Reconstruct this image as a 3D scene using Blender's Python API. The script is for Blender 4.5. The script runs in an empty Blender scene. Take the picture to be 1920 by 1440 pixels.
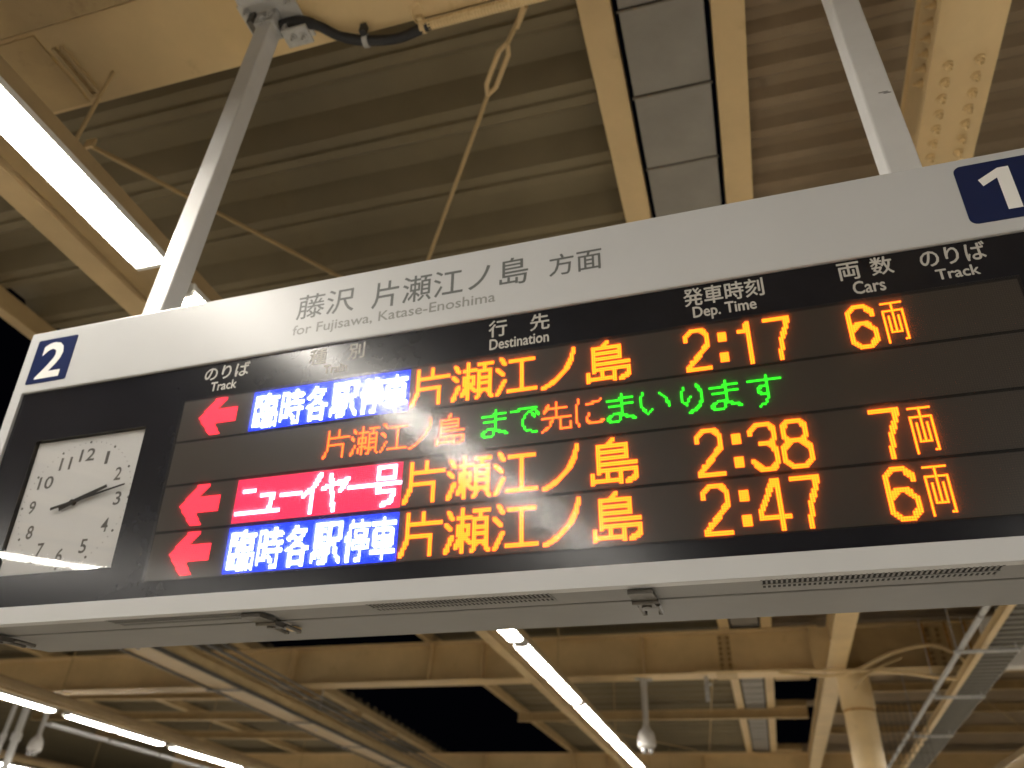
import bpy, math, random
import numpy as np
from mathutils import Matrix, Vector
random.seed(7)
C = bpy.context.scene
COL = C.collection
PI = math.pi

# ------------------------------------------------------------------ camera
cam_d = bpy.data.cameras.new('camera')
cam = bpy.data.objects.new('camera', cam_d)
COL.objects.link(cam)
Rr = (0.9547522571654097, 0.2945407296647537, 0.041156846406273345)
Rd = (-0.13211647443676822, 0.5440363380454429, -0.8285950157154598)
Rf = (-0.2664458005297773, 0.785665464084211, 0.5583336045102313)
cam.matrix_world = Matrix(((Rr[0], -Rd[0], -Rf[0], 0.0), (Rr[1], -Rd[1], -Rf[1], 0.0), (Rr[2], -Rd[2], -Rf[2], 1.75), (0, 0, 0, 1)))
cam_d.sensor_width = 36.0
cam_d.lens = 27.05
cam_d.clip_start = 0.05
cam_d.clip_end = 500
cam_d.dof.use_dof = True
cam_d.dof.focus_distance = 1.72
cam_d.dof.aperture_fstop = 2.9
C.camera = cam
# ------------------------------------------------------------------ night sky
w = bpy.data.worlds.new('World')
C.world = w
w.use_nodes = True
w.node_tree.nodes['Background'].inputs[0].default_value = (0.35, 0.4, 0.75, 1)
w.node_tree.nodes['Background'].inputs[1].default_value = 0.0015
C.view_settings.view_transform = 'Standard'
C.view_settings.look = 'None'
C.view_settings.exposure = 0.0
C.view_settings.gamma = 1
C.view_settings.use_curve_mapping = False
C.cycles.max_bounces = 6
C.cycles.diffuse_bounces = 4
C.cycles.glossy_bounces = 3
C.cycles.transparent_max_bounces = 8
C.cycles.use_denoising = True
C.cycles.sample_clamp_indirect = 6.0
C.cycles.use_light_tree = True
COVER_HAZE = 0.058
TUBE = 90.0        # radiance of a lit fluorescent tube
ORANGE, GREEN, RED, WHITE, BLUE, CRIM = 7.0, 2.6, 3.4, 8.0, 2.6, 1.9

# ------------------------------------------------------------------ helpers
def mat(name, col, rough=0.5, spec=0.5, metal=0.0, emit=None, estr=0.0, noise=0.0, nscale=6.0, bump=0.0, bscale=40.0, dirt=0.0, dcol=(0.1, 0.07, 0.04), coat=0.0):
    m = bpy.data.materials.new(name)
    m.use_nodes = True
    nt = m.node_tree
    b = nt.nodes['Principled BSDF']
    b.inputs['Base Color'].default_value = (*col, 1)
    b.inputs['Roughness'].default_value = rough
    b.inputs['Specular IOR Level'].default_value = spec
    b.inputs['Metallic'].default_value = metal
    if coat:
        b.inputs['Coat Weight'].default_value = coat
        b.inputs['Coat Roughness'].default_value = 0.08
    if emit:
        b.inputs['Emission Color'].default_value = (*emit, 1)
        b.inputs['Emission Strength'].default_value = estr
    if noise or bump or dirt:
        tc = nt.nodes.new('ShaderNodeTexCoord')
    if noise or dirt:
        nz = nt.nodes.new('ShaderNodeTexNoise')
        nz.inputs['Scale'].default_value = nscale
        nz.inputs['Detail'].default_value = 6
        nz.inputs['Roughness'].default_value = 0.62
        nt.links.new(tc.outputs['Object'], nz.inputs['Vector'])
        rp = nt.nodes.new('ShaderNodeMapRange')
        rp.inputs['From Min'].default_value = 0.3
        rp.inputs['From Max'].default_value = 0.7
        rp.inputs['To Min'].default_value = 1 - noise
        rp.inputs['To Max'].default_value = 1 + noise * 0.6
        nt.links.new(nz.outputs['Fac'], rp.inputs['Value'])
        mx = nt.nodes.new('ShaderNodeVectorMath')
        mx.operation = 'SCALE'
        mx.inputs[0].default_value = col
        nt.links.new(rp.outputs[0], mx.inputs['Scale'])
        out = mx.outputs[0]
        if dirt:
            n2 = nt.nodes.new('ShaderNodeTexNoise')
            n2.inputs['Scale'].default_value = nscale * 2.3
            n2.inputs['Detail'].default_value = 8
            n2.inputs['Roughness'].default_value = 0.7
            nt.links.new(tc.outputs['Object'], n2.inputs['Vector'])
            r2 = nt.nodes.new('ShaderNodeMapRange')
            r2.inputs['From Min'].default_value = 0.6
            r2.inputs['From Max'].default_value = 0.74
            r2.inputs['To Max'].default_value = dirt
            nt.links.new(n2.outputs['Fac'], r2.inputs['Value'])
            m2 = nt.nodes.new('ShaderNodeMix')
            m2.data_type = 'RGBA'
            nt.links.new(r2.outputs[0], m2.inputs['Factor'])
            nt.links.new(out, m2.inputs[6])
            m2.inputs[7].default_value = (*dcol, 1)
            out = m2.outputs[2]
        nt.links.new(out, b.inputs['Base Color'])
    if bump:
        nb = nt.nodes.new('ShaderNodeTexNoise')
        nb.inputs['Scale'].default_value = bscale
        nb.inputs['Detail'].default_value = 4
        nt.links.new(tc.outputs['Object'], nb.inputs['Vector'])
        bp = nt.nodes.new('ShaderNodeBump')
        bp.inputs['Strength'].default_value = bump
        bp.inputs['Distance'].default_value = 0.01
        nt.links.new(nb.outputs['Fac'], bp.inputs['Height'])
        nt.links.new(bp.outputs[0], b.inputs['Normal'])
    return m

def emitmat(name, col, strength, sample=False):
    m = mat(name, (0.02, 0.02, 0.02), 0.4, 0.3, emit=col, estr=strength)
    m.cycles.emission_sampling = 'FRONT' if sample else 'NONE'
    return m

M = dict(
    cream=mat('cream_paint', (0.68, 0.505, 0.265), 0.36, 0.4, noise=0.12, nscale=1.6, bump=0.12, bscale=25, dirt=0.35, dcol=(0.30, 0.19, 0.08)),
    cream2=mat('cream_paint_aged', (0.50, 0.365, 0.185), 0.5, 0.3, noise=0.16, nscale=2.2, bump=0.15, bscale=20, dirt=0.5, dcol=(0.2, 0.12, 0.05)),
    cream_dimmed=mat('trough_paint_dimmed', (0.40, 0.29, 0.15), 0.5, 0.3, noise=0.14, nscale=2.0, bump=0.12, bscale=20, dirt=0.4, dcol=(0.2, 0.13, 0.06)),  # cream darkened in the colour to offset strong lamp light on the troughs
    deck=mat('roof_sheet_paint', (0.205, 0.170, 0.105), 0.6, 0.2, noise=0.15, nscale=1.2, dirt=0.35, dcol=(0.12, 0.08, 0.04), bump=0.05),
    deck2=mat('roof_sheet_brown', (0.31, 0.24, 0.16), 0.6, 0.2, noise=0.18, nscale=1.5, dirt=0.4, dcol=(0.13, 0.08, 0.045), bump=0.05),
    grey=mat('grey_panel', (0.30, 0.285, 0.26), 0.55, 0.3, noise=0.12, nscale=3, dirt=0.3, dcol=(0.28, 0.16, 0.06), bump=0.05),
    darkgrey=mat('dark_ribbed_metal', (0.16, 0.15, 0.125), 0.6, 0.3, noise=0.2, nscale=4),
    jointm=mat('panel_joint_rusty', (0.20, 0.18, 0.15), 0.7, 0.2, noise=0.2, nscale=5, dirt=0.9, dcol=(0.42, 0.22, 0.07)),
    boltrust=mat('weathered_bolt', (0.24, 0.15, 0.06), 0.6, 0.3, noise=0.3, nscale=12),
    rust=mat('rust_joint', (0.42, 0.22, 0.07), 0.8, 0.1, noise=0.5, nscale=14),
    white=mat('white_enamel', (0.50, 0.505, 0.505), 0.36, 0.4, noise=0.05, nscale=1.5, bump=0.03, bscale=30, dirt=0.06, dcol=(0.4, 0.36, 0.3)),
    white2=mat('white_enamel_shaded', (0.23, 0.228, 0.222), 0.5, 0.3, noise=0.08, nscale=3, dirt=0.12, dcol=(0.3, 0.22, 0.12)),  # same enamel as the frame, with the underside's shade put into the colour
    pole=mat('white_pole_paint', (0.58, 0.575, 0.56), 0.4, 0.4, noise=0.07, nscale=5, dirt=0.2, dcol=(0.3, 0.27, 0.22), bump=0.06),
    galv=mat('galvanised_steel', (0.50, 0.50, 0.49), 0.45, 0.5, metal=0.35, noise=0.25, nscale=22),
    black=mat('black_acrylic', (0.012, 0.012, 0.015), 0.19, 0.35, noise=0.25, nscale=5),
    led=mat('led_module_face', (0.046, 0.036, 0.028), 0.36, 0.45),
    gap=mat('black_gap', (0.004, 0.004, 0.004), 0.6, 0.2),
    navy=mat('navy_print', (0.004, 0.012, 0.062), 0.32, 0.5, noise=0.08),
    signwhite=mat('white_print', (0.78, 0.77, 0.74), 0.35, 0.4),
    ink=mat('grey_ink', (0.115, 0.12, 0.115), 0.4, 0.4),
    ink2=mat('light_grey_ink', (0.24, 0.24, 0.225), 0.4, 0.4),
    headink=mat('header_white_print', (0.46, 0.44, 0.40), 0.45, 0.3),
    dial=mat('clock_dial', (0.56, 0.555, 0.545), 0.55, 0.3, noise=0.02),
    numeral=mat('clock_numeral_ink', (0.10, 0.095, 0.09), 0.5, 0.3),
    hand=mat('clock_hand', (0.012, 0.012, 0.012), 0.4, 0.4),
    darkmetal=mat('dark_latch_metal', (0.13, 0.12, 0.105), 0.4, 0.5, metal=0.4, noise=0.3, nscale=40),
    cable=mat('black_cable_sheath', (0.012, 0.012, 0.014), 0.45, 0.4),
    lampwhite=mat('lamp_white_enamel', (0.75, 0.74, 0.70), 0.4, 0.4),
    camgrey=mat('camera_housing', (0.46, 0.44, 0.41), 0.4, 0.5, noise=0.05),
    asphalt=mat('platform_asphalt', (0.41, 0.385, 0.345), 0.85, 0.2, noise=0.25, nscale=3, bump=0.3, bscale=90),
    concrete=mat('platform_edge_concrete', (0.42, 0.41, 0.38), 0.8, 0.2, noise=0.15, nscale=3),
    ballast=mat('track_ballast', (0.10, 0.085, 0.07), 0.95, 0.1, noise=0.4, nscale=12, bump=0.8, bscale=30),
    tactile=mat('tactile_yellow', (0.70, 0.48, 0.05), 0.7, 0.2, noise=0.1),
    tube=emitmat('fluorescent_tube', (1.0, 0.94, 0.845), TUBE, True),
    orange=emitmat('led_orange', (1.0, 0.135, 0.004), ORANGE),
    dimorange=emitmat('led_orange_message', (1.0, 0.10, 0.008), ORANGE * 0.75),
    green=emitmat('led_green', (0.02, 1.0, 0.012), GREEN),
    red=emitmat('led_red', (1.0, 0.022, 0.040), RED),
    ledwhite=emitmat('led_white', (0.80, 0.93, 1.0), WHITE),
    blue=emitmat('led_blue', (0.001, 0.028, 1.0), BLUE),
    crim=emitmat('led_crimson', (1.0, 0.022, 0.075), CRIM),
    pinkwhite=emitmat('led_pinkish_white', (1.0, 0.72, 0.98), WHITE * 0.8),
)
# the LED module faces carry the fine grid of unlit diodes
def led_grid(m, pitch):
    nt = m.node_tree
    b = nt.nodes['Principled BSDF']
    tc = nt.nodes.new('ShaderNodeTexCoord')
    sp = nt.nodes.new('ShaderNodeSeparateXYZ')
    nt.links.new(tc.outputs['Object'], sp.inputs[0])
    outs = []
    for ax in (0, 2):
        a = nt.nodes.new('ShaderNodeMath'); a.operation = 'MULTIPLY'; a.inputs[1].default_value = 1 / pitch
        f = nt.nodes.new('ShaderNodeMath'); f.operation = 'FRACT'
        s = nt.nodes.new('ShaderNodeMath'); s.operation = 'SUBTRACT'; s.inputs[1].default_value = 0.5
        q = nt.nodes.new('ShaderNodeMath'); q.operation = 'MULTIPLY'
        nt.links.new(sp.outputs[ax], a.inputs[0]); nt.links.new(a.outputs[0], f.inputs[0]); nt.links.new(f.outputs[0], s.inputs[0])
        nt.links.new(s.outputs[0], q.inputs[0]); nt.links.new(s.outputs[0], q.inputs[1])
        outs.append(q.outputs[0])
    ad = nt.nodes.new('ShaderNodeMath'); ad.operation = 'ADD'
    nt.links.new(outs[0], ad.inputs[0]); nt.links.new(outs[1], ad.inputs[1])
    lt = nt.nodes.new('ShaderNodeMath'); lt.operation = 'LESS_THAN'; lt.inputs[1].default_value = 0.10
    nt.links.new(ad.outputs[0], lt.inputs[0])
    mx = nt.nodes.new('ShaderNodeMix'); mx.data_type = 'RGBA'
    nt.links.new(lt.outputs[0], mx.inputs['Factor'])
    mx.inputs[6].default_value = (0.036, 0.028, 0.021, 1)
    mx.inputs[7].default_value = (0.060, 0.046, 0.035, 1)
    nt.links.new(mx.outputs[2], b.inputs['Base Color'])
# glass of the clock: fresnel mix of clear and mirror, a real thin pane
gm = bpy.data.materials.new('clock_glass'); gm.use_nodes = True
nt = gm.node_tree; nt.nodes.clear()
o_ = nt.nodes.new('ShaderNodeOutputMaterial'); t_ = nt.nodes.new('ShaderNodeBsdfTransparent'); g_ = nt.nodes.new('ShaderNodeBsdfGlossy')
x_ = nt.nodes.new('ShaderNodeMixShader'); f_ = nt.nodes.new('ShaderNodeMapRange')
lw = nt.nodes.new('ShaderNodeLayerWeight'); lw.inputs[0].default_value = 0.5
pw = nt.nodes.new('ShaderNodeMath'); pw.operation = 'POWER'; pw.inputs[1].default_value = 4.0
nt.links.new(lw.outputs['Facing'], pw.inputs[0]); nt.links.new(pw.outputs[0], f_.inputs['Value'])
f_.inputs['To Min'].default_value = 0.04; f_.inputs['To Max'].default_value = 1.0
g_.inputs['Roughness'].default_value = 0.03
nt.links.new(f_.outputs[0], x_.inputs[0]); nt.links.new(t_.outputs[0], x_.inputs[1]); nt.links.new(g_.outputs[0], x_.inputs[2]); nt.links.new(x_.outputs[0], o_.inputs[0])
M['glass'] = gm

cm = bpy.data.materials.new('anti_glare_cover'); cm.use_nodes = True
nt = cm.node_tree; nt.nodes.clear()
o_ = nt.nodes.new('ShaderNodeOutputMaterial'); t_ = nt.nodes.new('ShaderNodeBsdfTransparent'); g_ = nt.nodes.new('ShaderNodeBsdfGlossy'); h_ = nt.nodes.new('ShaderNodeBsdfTranslucent')
t_.inputs[0].default_value = (0.93, 0.93, 0.93, 1)
h_.inputs[0].default_value = (1, 1, 1, 1)
g_.inputs['Roughness'].default_value = 0.13
x1_ = nt.nodes.new('ShaderNodeMixShader'); x1_.inputs[0].default_value = COVER_HAZE
nt.links.new(t_.outputs[0], x1_.inputs[1]); nt.links.new(h_.outputs[0], x1_.inputs[2])
x_ = nt.nodes.new('ShaderNodeMixShader')
f_ = nt.nodes.new('ShaderNodeMapRange'); lw = nt.nodes.new('ShaderNodeLayerWeight'); lw.inputs[0].default_value = 0.5
pw = nt.nodes.new('ShaderNodeMath'); pw.operation = 'POWER'; pw.inputs[1].default_value = 4.0
nt.links.new(lw.outputs['Facing'], pw.inputs[0]); nt.links.new(pw.outputs[0], f_.inputs['Value'])
f_.inputs['To Min'].default_value = 0.018; f_.inputs['To Max'].default_value = 0.5
nt.links.new(f_.outputs[0], x_.inputs[0]); nt.links.new(x1_.outputs[0], x_.inputs[1]); nt.links.new(g_.outputs[0], x_.inputs[2]); nt.links.new(x_.outputs[0], o_.inputs[0])
M['cover'] = cm

class MB:
    def __init__(s): s.v = []; s.f = []
    def add(s, vs, fs):
        n = len(s.v); s.v += [tuple(v) for v in vs]; s.f += [tuple(i + n for i in f) for f in fs]; return s
    def box(s, x0, x1, y0, y1, z0, z1):
        return s.add([(x0, y0, z0), (x1, y0, z0), (x1, y1, z0), (x0, y1, z0), (x0, y0, z1), (x1, y0, z1), (x1, y1, z1), (x0, y1, z1)],
                     [(0, 3, 2, 1), (4, 5, 6, 7), (0, 1, 5, 4), (1, 2, 6, 5), (2, 3, 7, 6), (3, 0, 4, 7)])
    def tube(s, pts, r, n=8, cap=True):
        pts = [Vector(p) for p in pts]; rings = []
        rr = r if isinstance(r, (list, tuple)) else [r] * len(pts)
        prev = None
        for i, p in enumerate(pts):
            d = (pts[min(i + 1, len(pts) - 1)] - pts[max(i - 1, 0)]).normalized()
            if prev is None:
                up = Vector((0, 0, 1)) if abs(d.z) < 0.9 else Vector((1, 0, 0))
                a = d.cross(up).normalized()
            else:
                a = (prev - d * prev.dot(d)).normalized()
            prev = a
            b = d.cross(a)
            rings.append([tuple(p + (a * math.cos(2 * PI * k / n) + b * math.sin(2 * PI * k / n)) * rr[i]) for k in range(n)])
        vs = [v for ring in rings for v in ring]; fs = []
        for i in range(len(pts) - 1):
            for k in range(n):
                fs.append((i * n + k, i * n + (k + 1) % n, (i + 1) * n + (k + 1) % n, (i + 1) * n + k))
        if cap:
            fs.append(tuple(range(n - 1, -1, -1))); fs.append(tuple((len(pts) - 1) * n + k for k in range(n)))
        return s.add(vs, fs)
    def prism(s, poly, axis, a0, a1):
        """extrude a closed 2-D outline along an axis ('x','y','z')"""
        n = len(poly)
        def P(p, a):
            return {'x': (a, p[0], p[1]), 'y': (p[0], a, p[1]), 'z': (p[0], p[1], a)}[axis]
        vs = [P(p, a0) for p in poly] + [P(p, a1) for p in poly]
        fs = [tuple(range(n)), tuple(range(2 * n - 1, n - 1, -1))] + [(i, n + i, n + (i + 1) % n, (i + 1) % n) for i in range(n)]
        return s.add(vs, fs)
    def hexbolt(s, c, ax, r, h):
        c = Vector(c); ax = Vector(ax).normalized()
        s.tube([c, c + ax * h * 0.3], r * 1.35, 10); s.tube([c + ax * h * 0.3, c + ax * h], [r, r * 0.9], 6)
        return s.tube([c + ax * h, c + ax * h * 1.7], [r * 0.5, r * 0.4], 6)
    def mesh(s, name, m, smooth=False):
        me = bpy.data.meshes.new(name); me.from_pydata(s.v, [], s.f); me.materials.append(M[m] if isinstance(m, str) else m)
        me.validate()
        import bmesh
        bm = bmesh.new(); bm.from_mesh(me); bmesh.ops.recalc_face_normals(bm, faces=bm.faces); bm.to_mesh(me); bm.free()
        if smooth:
            for p in me.polygons: p.use_smooth = True
            try:
                me.set_sharp_from_angle(angle=math.radians(38))
            except Exception: pass
        me.update(); return me

def part(name, mb, m, parent=None, smooth=False, bevel=0.0, label=None, kind=None, loc=None):
    me = mb.mesh(name, m, smooth) if isinstance(mb, MB) else mb
    o = bpy.data.objects.new(name, me); COL.objects.link(o)
    if parent: o.parent = parent
    if loc: o.location = loc
    if bevel:
        b = o.modifiers.new('bevel', 'BEVEL'); b.width = bevel; b.segments = 2; b.limit_method = 'ANGLE'; b.angle_limit = math.radians(40)
    if label: o['label'] = label
    if kind: o['kind'] = kind
    return o
def thing(name, label, cat, loc=(0, 0, 0), rot=(0, 0, 0), group=None):
    o = bpy.data.objects.new(name, None); COL.objects.link(o); o.location = loc; o.rotation_euler = rot
    o.empty_display_size = 0.1
    o['label'] = label; o['category'] = cat
    if group: o['group'] = group
    return o
def copy_thing(root, loc, label, rot=None):
    r = root.copy(); COL.objects.link(r); r.location = loc; r['label'] = label
    if rot: r.rotation_euler = rot
    for ch in [c for c in COL.objects if c.parent == root]:
        c = ch.copy(); COL.objects.link(c); c.parent = r
        for g in [g for g in COL.objects if g.parent == ch]:
            d = g.copy(); COL.objects.link(d); d.parent = c
    return r
H0 = 1.75
YAW = 0.016
def st(x, y, z):                      # canopy coordinates (x across, y along the platform) to world
    return (x - YAW * y, y + YAW * x, z)
ROT = (0, 0, YAW)
YAW2 = 0.085
def st2(x, y, z):                     # the neighbouring platform's canopy runs a few degrees off
    return (x * math.cos(YAW2) - math.sin(YAW2) * y, y * math.cos(YAW2) + math.sin(YAW2) * x, z)
ROT2 = (0, 0, YAW2)

# ================================================================== STRUCTURE
def struct(name, mb, m):
    o = part(name, mb, m); o['kind'] = 'structure'; return o
struct('ground', MB().box(-140, 140, -120, 200, -1.5, -1.2), 'ballast')
o = struct('platform', MB().box(-4.6, 7.3, -45, 80, -1.1, 0), 'asphalt'); o.rotation_euler = ROT
o = struct('platform', MB().box(-24, -9.2, -45, 90, -1.1, 0), 'asphalt'); o.rotation_euler = ROT2
for rot, xs in ((ROT, (-4.62, 6.82)), (ROT2, (-9.7,))):
    for x in xs:
        o = struct('platform_edge', MB().box(x, x + 0.5, -45, 80, -0.3, 0.012), 'concrete'); o.rotation_euler = rot
o = struct('tactile_paving', MB().box(-3.6, -3.3, -45, 80, 0.0, 0.010), 'tactile'); o.rotation_euler = ROT
o = struct('tactile_paving', MB().box(5.9, 6.2, -45, 80, 0.0, 0.010), 'tactile'); o.rotation_euler = ROT

# ---------------------------------------------------------------- roof decks
def deck_profile(pitch, base, dep, flat, stiff=True):
    """one folded roof sheet, cross-section in (y, z) hanging below the roof line"""
    a = flat * pitch; s = (pitch - 2 * a) / 2
    p = [(0, base)]
    if stiff:
        p += [(a * 0.38, base), (a * 0.44, base + 0.020), (a * 0.56, base + 0.020), (a * 0.62, base)]
    p += [(a, base), (a + s, base + dep), (2 * a + s, base + dep), (pitch, base)]
    return p
def deck_sheet_mesh(name, x0, x1, pitch, base, dep, flat, m, stiff=True):
    p = deck_profile(pitch, base, dep, flat, stiff)
    top = [(y, z + 0.012) for y, z in reversed(p)]
    mb = MB()
    lo = p; n = len(p)
    vs = [(x0, y, z) for y, z in p] + [(x1, y, z) for y, z in p] + [(x0, y, z + 0.01) for y, z in p] + [(x1, y, z + 0.01) for y, z in p]
    fs = []
    for i in range(n - 1):
        fs += [(i, i + 1, n + i + 1, n + i), (2 * n + i, 3 * n + i, 3 * n + i + 1, 2 * n + i + 1), (i, 2 * n + i, 2 * n + i + 1, i + 1), (n + i, n + i + 1, 3 * n + i + 1, 3 * n + i)]
    mb.add(vs, fs)
    return mb.mesh(name, m)
def roof(name, label, x0, x1, y0, y1, pitch, base, dep, flat, m, rot, S, skip=(), slope=0.0, stiff=True):
    t = thing(name, label, 'roof', S(0, y0, 0), rot)
    t.rotation_euler = (0, 0, rot[2])
    me = deck_sheet_mesh('roof_sheet', x0, x1, pitch, base, dep, flat, m, stiff)
    n = int((y1 - y0) / pitch)
    for i in range(n):
        y = i * pitch
        if any(a <= y0 + y <= b for a, b in skip): continue
        part('roof_sheet', me, m, t, loc=(0, y, 0))
    return t
HB, HT = H0 + 3.5, H0 + 4.25           # girder bottom and top
ZP = HT + 0.003                         # purlins sit on the girders
ZD = ZP + 0.19                         # deck
roof('platform_roof', 'dark olive folded-plate roof left of the grey panel strip, over the departure board', -6.25, -0.52, -12, 62, 0.60, ZD, 0.15, 0.30, 'deck', ROT, st)
roof('platform_roof', 'brown finely ribbed roof at right of the grey panel strip, above the right white pole', 0.44, 7.6, -12, 62, 0.245, ZD, 0.055, 0.28, 'deck2', ROT, st, skip=((18.3, 21.2), (22.0, 27.3)), stiff=False)
for nm, ya, yb in (('a', 18.3, 21.2), ('b', 22.0, 27.3)):   # the two dark bays stop at the bolted girder
    t = thing('platform_roof', 'strip of ribbed roof beyond the column, right of the ' + ('first' if nm == 'a' else 'second') + ' dark roof opening', 'roof', st(0, ya, 0), ROT)
    me = deck_sheet_mesh('roof_sheet', 1.5, 7.6, 0.245, ZD, 0.055, 0.28, 'deck2', False)
    for i in range(int((yb - ya + 0.3) / 0.245)):
        part('roof_sheet', me, 'deck2', t, loc=(0, i * 0.245, 0))
roof('platform_roof', 'dim corrugated roof of the far canopy beyond the black strip of sky', -30, -9.2, -12, 62, 0.60, ZD, 0.13, 0.30, 'deck', ROT2, st2)

# ---------------------------------------------------------------- girders across the platform
def ibeam_y(x, w_, zb, zt, y0, y1, tw=0.014, tf=0.022):
    mb = MB()
    mb.box(x - w_ / 2, x + w_ / 2, y0, y1, zb, zb + tf); mb.box(x - w_ / 2, x + w_ / 2, y0, y1, zt - tf, zt); mb.box(x - tw / 2, x + tw / 2, y0, y1, zb + tf + .001, zt - tf - .001)
    return mb
def ibeam_x(y, w_, zb, zt, x0, x1, tw=0.014, tf=0.022):
    mb = MB()
    mb.box(x0, x1, y - w_ / 2, y + w_ / 2, zb, zb + tf); mb.box(x0, x1, y - w_ / 2, y + w_ / 2, zt - tf, zt); mb.box(x0, x1, y - tw / 2, y + tw / 2, zb + tf + .001, zt - tf - .001)
    return mb
g1 = thing('cross_girder', 'wide cream steel girder overhead that the left white pole hangs from', 'girder', st(0, 1.62, 0), ROT)
part('beam', ibeam_x(0, 0.44, HB, HT, -4.2, 1.178), 'cream', g1, bevel=0.003)
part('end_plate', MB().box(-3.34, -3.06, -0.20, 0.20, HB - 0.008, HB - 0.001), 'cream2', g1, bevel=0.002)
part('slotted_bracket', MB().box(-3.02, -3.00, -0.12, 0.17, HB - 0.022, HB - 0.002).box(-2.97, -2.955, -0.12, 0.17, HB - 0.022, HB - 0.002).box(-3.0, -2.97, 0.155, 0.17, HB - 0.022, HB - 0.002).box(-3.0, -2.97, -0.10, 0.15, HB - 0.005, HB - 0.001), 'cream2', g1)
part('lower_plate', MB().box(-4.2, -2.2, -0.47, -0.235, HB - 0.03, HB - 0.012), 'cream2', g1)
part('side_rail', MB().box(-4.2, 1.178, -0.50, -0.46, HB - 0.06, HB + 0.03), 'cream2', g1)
ms = MB()
for x in (-2.6, -1.2, 0.2): ms.box(x - .006, x + .006, 0.009, 0.21, HB + 0.024, HT - 0.024)
for k, x in enumerate((-2.6, -1.2, 0.2)):
    part('stiffener', MB().box(x - .006, x + .006, 0.009, 0.21, HB + 0.024, HT - 0.024), 'cream', g1)

def far_girder(y, label, x0, x1, rich=True):
    g = thing('cross_girder', label, 'girder', st(0, y, 0), ROT)
    part('beam', ibeam_x(0, 0.46, HB, HT, x0, x1), 'cream', g, bevel=0.003)
    for x in (-9.2, -5.0, -2.9 + -3.2, -1.9, 3.2):
        if x0 < x < x1: part('stiffener', MB().box(x - .008, x + .008, -0.22, -0.009, HB + 0.024, HT - 0.024), 'cream', g)
    return g
g2 = far_girder(14.72, 'long cream girder behind the board on top of the round column', -22, 1.178)
# bolted splice on the web left of the column
def splice(g, x, cols, rows, wid, y=-0.02, m='cream2'):
    part('splice_plate', MB().box(x - wid, x + wid, y, -0.008, HB + 0.05, HT - 0.05), m, g)
    for i in range(cols):
        for j in range(rows):
            cx = x - wid * 0.62 + i * (wid * 1.24 / max(1, cols - 1)); cz = HB + 0.09 + j * (HT - HB - 0.18) / (rows - 1)
            yield cx, cz
bolt_me = MB().hexbolt((0, 0, 0), (0, -1, 0), 0.022, 0.026).mesh('bolt', 'boltrust', True)
for cx, cz in splice(g2, -0.44, 2, 7, 0.11):
    part('bolt', bolt_me, None, g2, loc=(cx, -0.02, cz))
part('splice_plate', MB().box(-0.62, -0.26, -0.22, 0.22, HB - 0.018, HB - 0.001), 'cream2', g2)
# knee panels where the column meets the girder
part('gusset', MB().box(1.02, 1.178, -0.246, -0.232, HB + 0.03, HT - 0.002), 'cream', g2, bevel=0.004)
g3 = thing('cross_girder', 'stub of cream girder with dark joint lines right of the round column', 'girder', st(0, 14.72, 0), ROT)
part('beam', ibeam_x(0, 0.46, HB, HT, 1.502, 9), 'cream2', g3, bevel=0.003)
for x in (2.85, 3.2, 3.5): part('joint_strip', MB().box(x - .018, x + .018, -0.22, -0.2, HB + 0.024, HT - 0.024), 'rust', g3)
for cx, cz in splice(g3, 3.02, 2, 7, 0.13, y=-0.02, m='cream2'):
    part('bolt', bolt_me, None, g3, loc=(cx, -0.02, cz))
far_girder(27.9, 'farthest cream cross girder near the bottom edge of the view', -22, 8, False)

# minor joists between the girders
for y, nm in ((8.2, 'cream joist hidden behind the board between the two large girders'), (21.3, 'thin cream joist halfway between the far girders')):
    j = thing('roof_joist', nm, 'beam', st(0, y, 0), ROT)
    part('beam', ibeam_x(0, 0.16, ZP - 0.22, ZP - 0.003, -6.2, 1.178, 0.01, 0.012), 'cream2', j)
for y, nm in ((9.6, 'nearest'), (11.8, 'second'), (17.2, 'third'), (19.6, 'fourth'), (21.9, 'fifth'), (24.6, 'sixth')):
    j = thing('roof_joist', nm + ' cream joist crossing under the brown ribbed roof right of the bolted girder', 'beam', st(0, y, 0), ROT)
    part('beam', ibeam_x(0, 0.14, ZP - 0.02, ZP + 0.16, 1.502, 7.5, 0.01, 0.012), 'cream2', j)
# rails closing the dark roof openings
for y, nm in ((18.2, 'near'), (21.35, 'middle'), (27.5, 'far')):
    j = thing('opening_rail', nm + ' cream rail across the dark roof opening left of the column', 'beam', st(0, y, 0), ROT)
    part('beam', MB().box(0.45, 1.16, -0.22, 0.22, ZP, ZP + 0.17), 'cream2', j, bevel=0.004)
    part('lip', MB().box(0.45, 1.16, -0.30, -0.225, ZP, ZP + 0.02), 'cream', j)

# ---------------------------------------------------------------- bolted girder along the platform (right)
GX = 1.36
lg = thing('long_girder', 'bolted cream girder running along the platform behind the right white pole', 'girder', st(0, 0, 0), ROT)
part('beam', MB().box(GX - 0.1525, GX + 0.1525, -12, 62, HB, HB + 0.024).box(GX - 0.03, GX + 0.03, -12, 62, HT - 0.02, HT).box(GX - 0.008, GX + 0.008, -12, 62, HB + 0.025, HT - 0.021), 'cream', lg, bevel=0.003)
part('edge_strip', MB().box(GX - 0.157, GX - 0.1535, -3, 6, HB - 0.02, HB + 0.03), 'cream', lg)
fb = MB().hexbolt((0, 0, 0), (0, 0, -1), 0.019, 0.030).mesh('bolt', 'cream', True)
for xx in (GX - 0.07, GX + 0.07):
    for k in range(7):
        part('bolt', fb, None, lg, loc=(xx, 2.73 + k * 0.097, HB - 0.001))
wb = MB().hexbolt((0, 0, 0), (-1, 0, 0), 0.019, 0.030).mesh('bolt', 'cream', True)
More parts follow.
